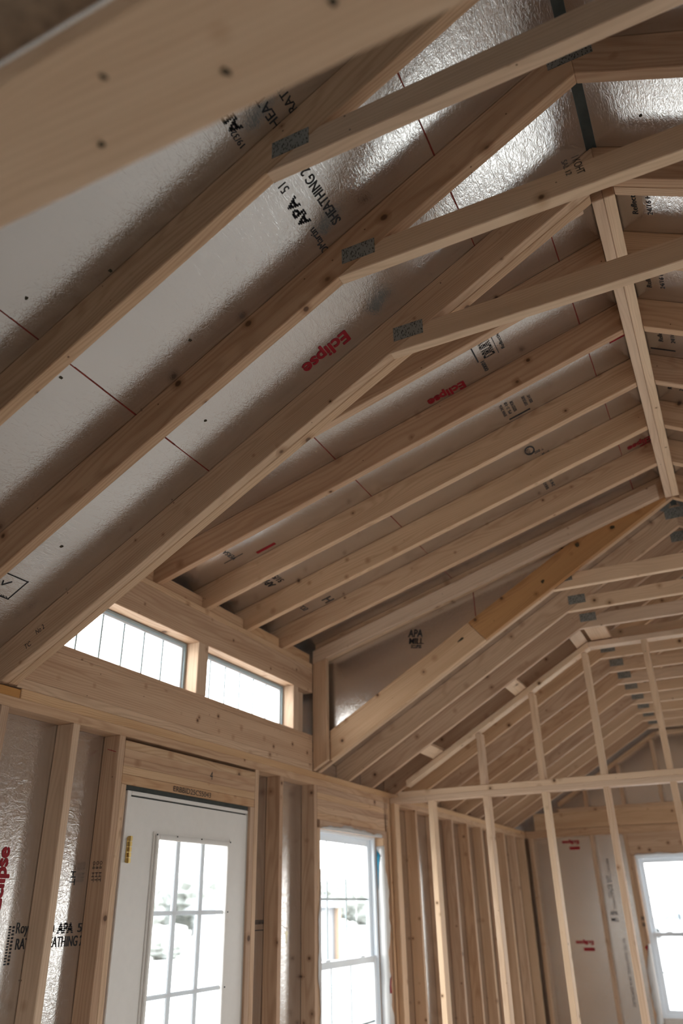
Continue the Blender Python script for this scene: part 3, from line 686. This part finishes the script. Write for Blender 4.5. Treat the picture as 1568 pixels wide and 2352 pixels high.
# ------------------------------------------------------------------ far gable wall framing
ye, yf = Y1, Y1 + 0.088
plate_thing('end_wall_plate', 'doubled top plate of the far end wall', (0.002, W2 - .002), (ye, yf), (2.272, 2.348))
plate_thing('gable_band_board', 'wide board laid on the top plate of the far end wall', (0.12, W2 - .12), (ye, ye + .04), (2.352, 2.530), cat='board')
plate_thing('gable_bottom_plate', 'plate on the wide board under the far gable studs', (0.40, W2 - .40), (ye - .0, yf), (2.531, 2.569))
lab = ['corner stud of the far end wall', 'first stud right of the far corner, splitting the foil of the end wall', 'king stud left of the far end window', 'jack stud left of the far end window', 'jack stud right of the far end window', 'stud between the two far end windows', 'jack stud left of the second far end window', 'jack stud right of the second far end window', 'king stud right of the second far end window', 'stud near the right corner of the far end wall', 'right corner stud of the far end wall']
for i, x in enumerate((0.030, 0.724, 1.086, 1.126, 2.122, 2.352, 2.580, 3.577, 3.617, 4.00, 4.66)):
    jk = 'jack' in lab[i]
    tag(box('end_wall_stud', (x, x + ST), (ye, yf), (0.038, 2.045 if jk else 2.272), PINE), lab[i], 'stud')
tag(box('end_window_header', (1.126, 2.160), (ye, yf), (2.046, 2.2715), PINE), 'wide header above the left far end window', 'header')
tag(box('end_window_header', (2.580, 3.615), (ye, yf), (2.046, 2.2715), PINE), 'wide header above the second far end window', 'header')
plate_thing('end_wall_bottom_plate', 'bottom plate of the far end wall', (0.002, W2 - .002), (ye, yf), (0.0, 0.038))
rk2 = thing('gable_rake', (0.13, ye, zr(.13)), 'sloping and level plates framing the far gable', 'rake plate')
for m in (False, True):
    f = (lambda x: W2 - x) if m else (lambda x: x)
    prism('rake_plate', [(f(.42), ye, zr(.42) - .0), (f(xk2 + .03), ye, zr(xk2 + .03)), (f(xk2 + .03), ye, zr(xk2 + .03) + .044), (f(.42), ye, zr(.42) + .044)], (0, .088, 0), ((-CS if m else CS), 0, SN), PINE, rk2)
box('level_plate', (xk2 + .04, W2 - xk2 - .04), (ye, yf), (zr(xk2 + .03), zr(xk2 + .03) + .04), PINE, rk2)
for i, x in enumerate((0.724, 1.135, 1.545, 1.958, 2.370, 2.78, 3.19, 3.60, 3.98)):
    xm = x if x < HW else W2 - x - ST
    tag(box('far_gable_stud', (x, x + ST), (ye, yf), (2.570, min(zr(xm), zr(xk2 + .03)) - .001), PINE), '%s short stud of the far gable, counted from the left' % ords[i], 'stud', 'short studs of the far gable')
plate_thing('right_wall_plate', 'doubled top plate of the right wall', (W2, W2 + .089), (Y0, Y1 + .088), (2.272, 2.349))

# ------------------------------------------------------------------ windows and door
def mapper(kind, c):
    if kind == 'left': return lambda v: V((-v.y, v.x, v.z))
    if kind == 'right': return lambda v: V((W2 + v.y, v.x, v.z))
    if kind == 'far': return lambda v: V((v.x, Y1 + v.y, v.z))
    return lambda v: V((v.x, Y0 - v.y, v.z))
def ring(mb, a0, a1, z0, z1, wdt, d0, d1, wb=None, wt=None, wr_=None):
    wb = wb or wdt; wt = wt or wdt; wr_ = wr_ or wdt
    mb.box((a0, a0 + wdt), (d0, d1), (z0, z1)); mb.box((a1 - wr_, a1), (d0, d1), (z0, z1))
    mb.box((a0 + wdt, a1 - wr_), (d0, d1), (z0, z0 + wb)); mb.box((a0 + wdt, a1 - wr_), (d0, d1), (z1 - wt, z1))
def hung(nm, kind, rc, cols=None, fine=True):
    a0, a1, z0, z1 = rc; fn = mapper(kind, 0)
    ctr = fn(V(((a0 + a1) / 2, 0.08, z0)))
    T = thing(nm, ctr, kind=S_)
    fr = MB(); ring(fr, a0 + .003, a1 - .003, z0 + .003, z1 - .003, 0.032, 0.058, 0.118)
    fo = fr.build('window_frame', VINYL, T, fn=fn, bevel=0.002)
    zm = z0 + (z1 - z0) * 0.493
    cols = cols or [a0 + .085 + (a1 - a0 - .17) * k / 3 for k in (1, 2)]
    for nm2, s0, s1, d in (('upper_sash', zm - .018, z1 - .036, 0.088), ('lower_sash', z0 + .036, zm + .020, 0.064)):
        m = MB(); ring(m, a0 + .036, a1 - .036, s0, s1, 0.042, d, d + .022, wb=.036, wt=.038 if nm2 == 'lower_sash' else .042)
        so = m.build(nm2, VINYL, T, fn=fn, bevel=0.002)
        m = MB()
        for c in cols: m.box((c - .006, c + .006), (d + .009, d + .014), (s0 + .03, s1 - .03))
        zc = (s0 + s1) / 2; m.box((a0 + .07, a1 - .07), (d + .0095, d + .0135), (zc - .007, zc + .007))
        m.build('muntin_grid', GREYV, so if False else T, fn=fn)
        m = MB(); m.box((a0 + .07, a1 - .07), (d + .0155, d + .0175), (s0 + .03, s1 - .03)); m.build('glass', GLASS, T, fn=fn)
    m = MB()
    for c in (a0 + .22 * (a1 - a0), a0 + .74 * (a1 - a0)): m.box((c - .03, c + .03), (.062, .084), (zm + .0205, zm + .030))
    m.build('sash_lock', VINYL, T, fn=fn, bevel=0.002)
    return T
W1 = hung('window_1', 'left', WIN1, cols=(4.800, 5.072))
hung('window_2', 'far', WEND, cols=(1.500, 1.775)); hung('window_3', 'far', WEND2)
for i, r in enumerate(WR): hung('window_%d' % (4 + i), 'right', r)
for i, r in enumerate(WB_ADDED): hung('window_%d' % (7 + i), 'back', r)
def transom(nm, rc, cols):
    a0, a1, z0, z1 = rc; fn = mapper('left', 0)
    T = thing(nm, fn(V(((a0 + a1) / 2, .08, z0))), kind=S_)
    m = MB(); ring(m, a0 + .002, a1 - .002, z0 + .001, z1 - .002, 0.014, 0.074, 0.112, wb=.008); m.build('window_frame', GREYV, T, fn=fn, bevel=.0015)
    m = MB(); ring(m, a0 + .006, a1 - .016, z0 + .006, z1 - .016, 0.012, 0.084, 0.104, wb=.008); m.build('sash', VINYL, T, fn=fn, bevel=.0015)
    m = MB()
    for c in cols: m.box((c - .0045, c + .0045), (.090, .095), (z0 + .01, z1 - .026))
    m.build('muntin_grid', GREYV, T, fn=fn)
    m = MB(); m.box((a0 + .014, a1 - .026), (.096, .098), (z0 + .012, z1 - .026)); m.build('glass', GLASS, T, fn=fn)
transom('window_8', CL1, (2.415, 2.562, 2.708, 2.855, 3.000)); transom('window_9', CL2, (3.415, 3.560, 3.708, 3.855, 4.000))

D = thing('door_1', (-0.04, 3.25, 0.0), kind=S_); fn = mapper('left', 0)
m = MB(); m.box((2.758, 2.783), (.013, .109), (0, 2.057)); m.box((3.720, 3.744), (.013, .109), (0, 2.057)); m.box((2.783, 3.720), (.013, .109), (2.041, 2.057))
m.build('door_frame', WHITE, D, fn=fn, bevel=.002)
LA0, LA1, LZ0, LZ1 = 2.966, 3.556, 0.945, 1.896
m = MB()
m.box((2.786, LA0 + .02), (.018, .062), (.012, 2.034)); m.box((LA1 - .02, 3.717), (.018, .062), (.012, 2.034))
m.box((LA0 + .02, LA1 - .02), (.018, .062), (.012, LZ0 + .02)); m.box((LA0 + .02, LA1 - .02), (.018, .062), (LZ1 - .02, 2.034))
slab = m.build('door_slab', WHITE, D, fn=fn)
m = MB(); ring(m, LA0 - .010, LA1 + .010, LZ0 - .010, LZ1 + .010, 0.010, 0.011, 0.0178); ring(m, LA0 + .004, LA1 - .004, LZ0 + .004, LZ1 - .004, 0.0195, 0.004, 0.0375)
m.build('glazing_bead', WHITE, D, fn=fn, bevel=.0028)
m = MB()
for c in (3.152, 3.346): m.box((c - .0165, c + .0165), (.020, .032), (LZ0 + .015, LZ1 - .015))
for z in (1.581, 1.270): m.box((LA0 + .015, LA1 - .015), (.019, .031), (z - .009, z + .009))
m.build('muntin_grid', BRIGHTV, D, fn=fn, bevel=.003)
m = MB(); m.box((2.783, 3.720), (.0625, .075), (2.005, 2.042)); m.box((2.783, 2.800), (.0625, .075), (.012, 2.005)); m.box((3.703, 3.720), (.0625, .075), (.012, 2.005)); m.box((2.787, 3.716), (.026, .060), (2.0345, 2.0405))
m.box((2.735, 3.715), (.012, .088), (2.0585, 2.0765))  # dark filler standing in for the deep shade between frame and header
m.build('weatherstrip_and_gap_shade', DARK, D, fn=fn)
m = MB()
for a_, z_ in ((2.970, 1.892), (3.115, 1.8915), (3.305, 1.8915), (3.552, 1.892), (3.552, 1.581), (3.552, 1.270)): m.box((a_ - .003, a_ + .003), (.0015, .0045), (z_ - .003, z_ + .003))
m.build('screw_heads', DARK, D, fn=fn)
m = MB()
for c in (3.175, 3.369): m.box((c - .006, c + .006), (.046, .056), (LZ0 + .015, LZ1 - .015))
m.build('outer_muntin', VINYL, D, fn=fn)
m = MB(); m.box((LA0 + .0205, LA1 - .0205), (.0385, .0410), (LZ0 + .0205, LZ1 - .0205)); m.build('glass', GLASS, D, fn=fn)
for zc in (1.822, 1.02, 0.22):
    m = MB(); 
    for k in range(5):
        m.box((2.782 - .0075, 2.782 + .0075), (-.012, .004), (zc - .052 + k * .0212, zc - .052 + k * .0212 + .0195))
    m.box((2.785, 2.802), (.012, .0178), (zc - .05, zc + .05))
    m.build('hinge', BRASS, D, fn=fn, bevel=.002)
m = MB(); m.box((3.640, 3.700), (-.028, .018), (0.945, 1.005)); m.build('door_knob', BRASS, D, fn=fn, bevel=.02)
m = MB(); m.box((2.783, 3.720), (-.004, .109), (0.0005, .012)); m.build('threshold', NICKEL, D, fn=fn)

# ------------------------------------------------------------------ torn house wrap round the windows
def ribbon(name, rows, mat, par):
    bm = bmesh.new(); vr = [[bm.verts.new(p) for p in r] for r in rows]
    for r, s in zip(vr, vr[1:]):
        for i in range(len(r) - 1): bm.faces.new((r[i], r[i + 1], s[i + 1], s[i]))
    for f in bm.faces: f.smooth = True
    c = V(rows[0][0])
    for v in bm.verts: v.co -= c
    me = bpy.data.meshes.new(name); bm.to_mesh(me); bm.free()
    ob = link(name, me, mat, par, Matrix.Translation(c))
    so = ob.modifiers.new('thickness', 'SOLIDIFY'); so.thickness = 0.0006
    return ob
HWp = thing('house_wrap', (0.0, 5.0, 1.0), 'torn white film folded round the tall left wall window opening', 'film')
def sw(z, k=0): return 0.010 * math.sin(z * 9 + k) + 0.006 * math.sin(z * 23 + 2 * k) + .003 * math.sin(z * 61 + k)
rows = []
for i in range(61):
    z = 1.975 - i * 0.0240; tp = min(1, i / 8.0)
    rows.append([(-.056, 5.4885, z), (-.030 + .006 * tp, 5.4860 - .012 * abs(math.sin(z * 8)), z), (0.004, 5.4845 - .010 * abs(math.sin(z * 5 + 1)), z), (0.006, 5.495 + (.028 + 2.0 * sw(z)) * tp, z + .004)])
ribbon('film_flap', rows, FILM, HWp)
rows = []
for i in range(56):
    z = 1.80 - i * 0.023; tp = min(1, i / 7.0)
    rows.append([(-.05, 4.5275, z), (-.01, 4.5268, z), (0.004, 4.524, z), (0.006, 4.516 - (.024 + sw(z, 2)) * tp, z)])
ribbon('film_flap', rows, FILM, HWp)
rows = []
for i in range(41):
    y = 4.535 + i * .0232; tp = min(1, i / 6.0) * min(1, (41 - i) / 3)
    rows.append([(-.05, y, 2.0495), (-.01, y, 2.0285), (0.004, y, 2.027), (0.007, y, 2.034 + tp * (.020 + .8 * sw(y, 1)))])
ribbon('film_flap', rows, FILM, HWp)
ribbon('blue_print', [[(-.050, 5.4840, 1.955), (-.020, 5.4735, 1.915)], [(-.050, 5.4835, 1.88), (-.030, 5.4740, 1.86)], [(-.048, 5.4830, 1.78), (-.040, 5.4755, 1.77)], [(-.047, 5.4830, 1.70), (-.045, 5.4765, 1.70)]], BLUE, HWp)
ribbon('red_print', [[(0.008, 5.500, 1.165), (0.008, 5.525, 1.185)], [(0.008, 5.488, 1.12), (0.008, 5.510, 1.125)], [(0.008, 5.490, 1.085), (0.008, 5.520, 1.085)]], RED, HWp)
H2 = thing('house_wrap', (1.16, Y1, 1.0), 'torn white film at the left side of the far end window', 'film')
rows = []
for i in range(40):
    x = 1.170 + i * .0235; z = 2.043 + .018 * math.sin(min(1, i / 12) * 1.57)
    rows.append([(x, Y1 + .05, 2.040), (x, Y1 - .003, 2.042), (x, Y1 - .006, z + .8 * sw(x, 3))])
ribbon('film_flap', rows, FILM, H2)
rows = []
for i in range(36):
    z = 1.20 - i * .02; tp = math.sin(min(1, i / 20) * 1.57)
    rows.append([(1.170, Y1 + .05, z), (1.162, Y1 - .004, z), (1.150 - (.055 + 1.2 * sw(z, 5)) * tp, Y1 - .008, z - .03 * tp)])
ribbon('film_flap', rows, FILM, H2)
js = [o for o in COL.objects if o.get('label') == 'jack stud left of the far end window'][0]
bar(V((1.128, Y1 - .001, 1.42)), (1, 0, 0), (0, 0, 1), .034, .035, BLACK, js, 'ink_stamp', slits=4); bar(V((1.128, Y1 - .001, 1.36)), (1, 0, 0), (0, 0, 1), .034, .035, BLACK, js, 'ink_stamp', slits=4)
bar(V((1.130, Y1 - .001, 1.14)), (.8, 0, .5), (-.5, 0, .8), .034, .035, RED, js, 'red_mark')

# ------------------------------------------------------------------ the key
kx, ky = -0.004, 4.128
K = thing('door_key', (kx, ky, 1.49), 'small house key hanging on a string from a nail, right of the door', 'key')
bm = bmesh.new()
prof = []
for i in range(22):
    t = math.radians(-62 + i * 304 / 21.0); prof.append((0.0125 * math.sin(t + math.pi) , 0.0125 * math.cos(t + math.pi)))
outline = [(0.0125 * math.cos(math.radians(a)), 0.0125 * math.sin(math.radians(a))) for a in range(-65, 246, 15)]
outline = outline + [(-.0045, -.020), (-.0045, -.045), (-.001, -.049), (.0035, -.046), (.0035, -.041), (.0018, -.038), (.0042, -.034), (.0020, -.030), (.0045, -.026), (.0045, -.020)]
vs = [bm.verts.new((0, a, b)) for a, b in outline]; f = bm.faces.new(vs)
ex = bmesh.ops.extrude_face_region(bm, geom=[f]); bmesh.ops.translate(bm, vec=(.0022, 0, 0), verts=[e for e in ex['geom'] if isinstance(e, bmesh.types.BMVert)])
bmesh.ops.recalc_face_normals(bm, faces=bm.faces)
me = bpy.data.meshes.new('key_blade'); bm.to_mesh(me); bm.free(); link('key_blade', me, KEYM, K, Matrix.Translation((kx, ky, 1.472)))
def tube(name, pts, r, mat, par):
    cu = bpy.data.curves.new(name, 'CURVE'); cu.dimensions = '3D'; cu.bevel_depth = r; cu.bevel_resolution = 3
    s = cu.splines.new('POLY'); s.points.add(len(pts) - 1)
    c = V(pts[0])
    for q, p in zip(s.points, pts): q.co = (*(V(p) - c), 1)
    t = bpy.data.objects.new('tmp', cu); COL.objects.link(t); dg = bpy.context.evaluated_depsgraph_get(); dg.update()
    me = bpy.data.meshes.new_from_object(t.evaluated_get(dg)); bpy.data.objects.remove(t)
    return link(name, me, mat, par, Matrix.Translation(c))
tube('key_string', [(kx + .001, ky, 1.481), (kx, ky + .006, 1.493), (kx, ky + .002, 1.500), (kx, ky - .012, 1.496), (kx, ky - .030, 1.506), (kx + .0, ky - .052, 1.512)], .0012, STRING, K)
tube('nail', [(-0.03, 4.066, 1.512), (0.002, 4.078, 1.512)], .0016, NICKEL, K)

# ------------------------------------------------------------------ loft edge over the camera
LB = tag(box('loft_board', (0.0, W2), (0.312, 0.452), (2.352, 2.390), PALE), 'out-of-focus flat board with dark knots crossing just above the camera', 'board')
for x, y in ((1.919, 0.353), (2.035, 0.407), (1.864, 0.415), (2.165, 0.395)):
    fleck(V((x, y, 2.352)), (0, 0, -1), 0.0062, LB).name = 'knot'
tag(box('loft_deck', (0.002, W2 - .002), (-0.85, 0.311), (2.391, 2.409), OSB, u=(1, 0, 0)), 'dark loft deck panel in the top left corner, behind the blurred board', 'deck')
tag(box('loft_joist', (0.0, W2), (-0.85, -0.812), (2.352, 2.390), PINE), 'joist under the back edge of the loft deck', 'joist')

# ------------------------------------------------------------------ outdoors
GR = flat('pale_gravel', (0.50, 0.49, 0.47), 0.9, noise=0.12, nscale=0.6)
LEAF = flat('glare_paled_leaves', (0.205, 0.212, 0.196), 0.8, noise=0.3, nscale=1.5)  # leaf colour greyed and paled to imitate glare through the glass
BARK = flat('bark', (0.21, 0.20, 0.19), 0.9, noise=0.2)
CARW = flat('white_car_paint', (0.55, 0.56, 0.58), 0.25); CARG = flat('car_glass', (0.12, 0.14, 0.16), 0.2); TYRE = flat('tyre', (0.03, 0.03, 0.03), 0.8)
SIDING = flat('grey_siding', (0.20, 0.205, 0.22), 0.7, noise=0.05, nscale=3); ORPOST = flat('orange_post', (0.34, 0.235, 0.165), 0.6)
g = MB(); g.box((-120, 120), (-60, 150), (-0.55, -0.45)); tag(g.build('ground', GR), kind=S_)
def blob(name, c, r, par, mat, n=9, sd=0):
    rd = random.Random(sd); bm = bmesh.new()
    for k in range(n):
        q = V((rd.uniform(-1, 1) * r[0] * .6, rd.uniform(-1, 1) * r[1] * .6, rd.uniform(-.6, .7) * r[2] * .7))
        s = rd.uniform(.45, .75)
        ret = bmesh.ops.create_icosphere(bm, subdivisions=3, radius=1.0)
        for v in ret['verts']:
            nz = 1 + .18 * math.sin(v.co.x * 7 + k) * math.sin(v.co.y * 8 + k * 2) + .10 * math.sin(v.co.z * 13 + k)
            v.co = V((v.co.x * r[0] * s * nz, v.co.y * r[1] * s * nz, v.co.z * r[2] * s * nz)) + q
    me = bpy.data.meshes.new(name); bm.to_mesh(me); bm.free()
    return link(name, me, mat, par, Matrix.Translation(c))
def cone(name, p, r0, r1, h, par, mat):
    bm = bmesh.new(); bmesh.ops.create_cone(bm, cap_ends=True, segments=12, radius1=r0, radius2=r1, depth=h)
    me = bpy.data.meshes.new(name); bm.to_mesh(me); bm.free(); return link(name, me, mat, par, Matrix.Translation(V(p) + V((0, 0, h / 2))))
tl = ['leftmost pale tree far outside the door glass', 'second pale tree far outside the door glass', 'third pale tree far outside the door glass', 'broad pale tree far outside, right of the door glass', 'pale tree far outside the tall window', 'rightmost pale tree far outside the tall window']
for i, (x, y, hh) in enumerate(((-50, 43, 5.0), (-50, 58, 5.4), (-50, 73, 5.0), (-50, 88, 5.6), (-50, 103, 5.2), (-50, 118, 5.4))):
    T = thing('tree', (x, y, -.45), tl[i], 'tree', 'trees far across the yard')
    blob('tree_crown', (x, y, hh * .44), (4.2, 5.4, hh * .50), T, LEAF, 16, i); cone('tree_trunk', (x, y, -.45), .3, .18, hh * .25, T, BARK)
hd = thing('bush', (-25.4, 35.6, -.45), 'low pale bush outside the lower left door pane', 'bush')
blob('bush_foliage', (-25.4, 35.6, .05), (1.0, 1.5, .60), hd, LEAF, 9, 33); cone('bush_stem', (-25.4, 35.6, -.45), .1, .06, .5, hd, BARK)
# neighbouring shed with an orange corner post
sh = thing('shed', (-17.5, 34, -.45), 'grey neighbouring shed seen through the tall left wall window', 'building')
m = MB(); m.box((-19.5, -15.8), (30.5, 36.4), (-.45, 1.7)); m.build('shed_wall', SIDING, sh)
prism('shed_roof', [(-19.9, 30.2, 1.7), (-15.4, 30.2, 1.7), (-17.6, 30.2, 2.6)], (0, 6.4, 0), (0, 1, 0), SIDING, sh, 0)
m = MB(); m.box((-15.8, -15.74), (34.2, 35.2), (-.3, 1.5)); m.build('shed_door', CARW, sh)
m = MB(); m.box((-15.72, -15.52), (36.2, 36.42), (-.45, 1.65)); m.build('corner_post', ORPOST, sh)
# parked car
def car(cx, cy, label):
    T = thing('car', (cx, cy, -.45), label, 'car')
    prof = [(-2.2, .30), (-2.25, .75), (-1.9, .92), (-1.15, 1.0), (-.55, 1.42), (.75, 1.45), (1.45, 1.02), (2.15, .95), (2.28, .70), (2.22, .30)]
    prism('car_body', [(cx + a, cy - .85, -.45 + b) for a, b in prof], (0, 1.7, 0), (1, 0, 0), CARW, T, 0.04)
    for sy in (-.862, .852): prism('car_window', [(cx - 1.0, cy + sy, .58), (cx - .50, cy + sy, .91), (cx + .70, cy + sy, .93), (cx + 1.22, cy + sy, .60)], (0, .01, 0), (1, 0, 0), CARG, T, 0)
    for wx in (-1.4, 1.4):
        for sy in (-.80, .80):
            bm = bmesh.new(); bmesh.ops.create_cone(bm, cap_ends=True, segments=20, radius1=.33, radius2=.33, depth=.22, matrix=Matrix.Rotation(math.pi / 2, 4, 'X'))
            me = bpy.data.meshes.new('wheel'); bm.to_mesh(me); bm.free(); link('wheel', me, TYRE, T, Matrix.Translation((cx + wx, cy + sy, -.12)))
car(-3.0, 60.0, 'pale parked car seen far outside the end window')
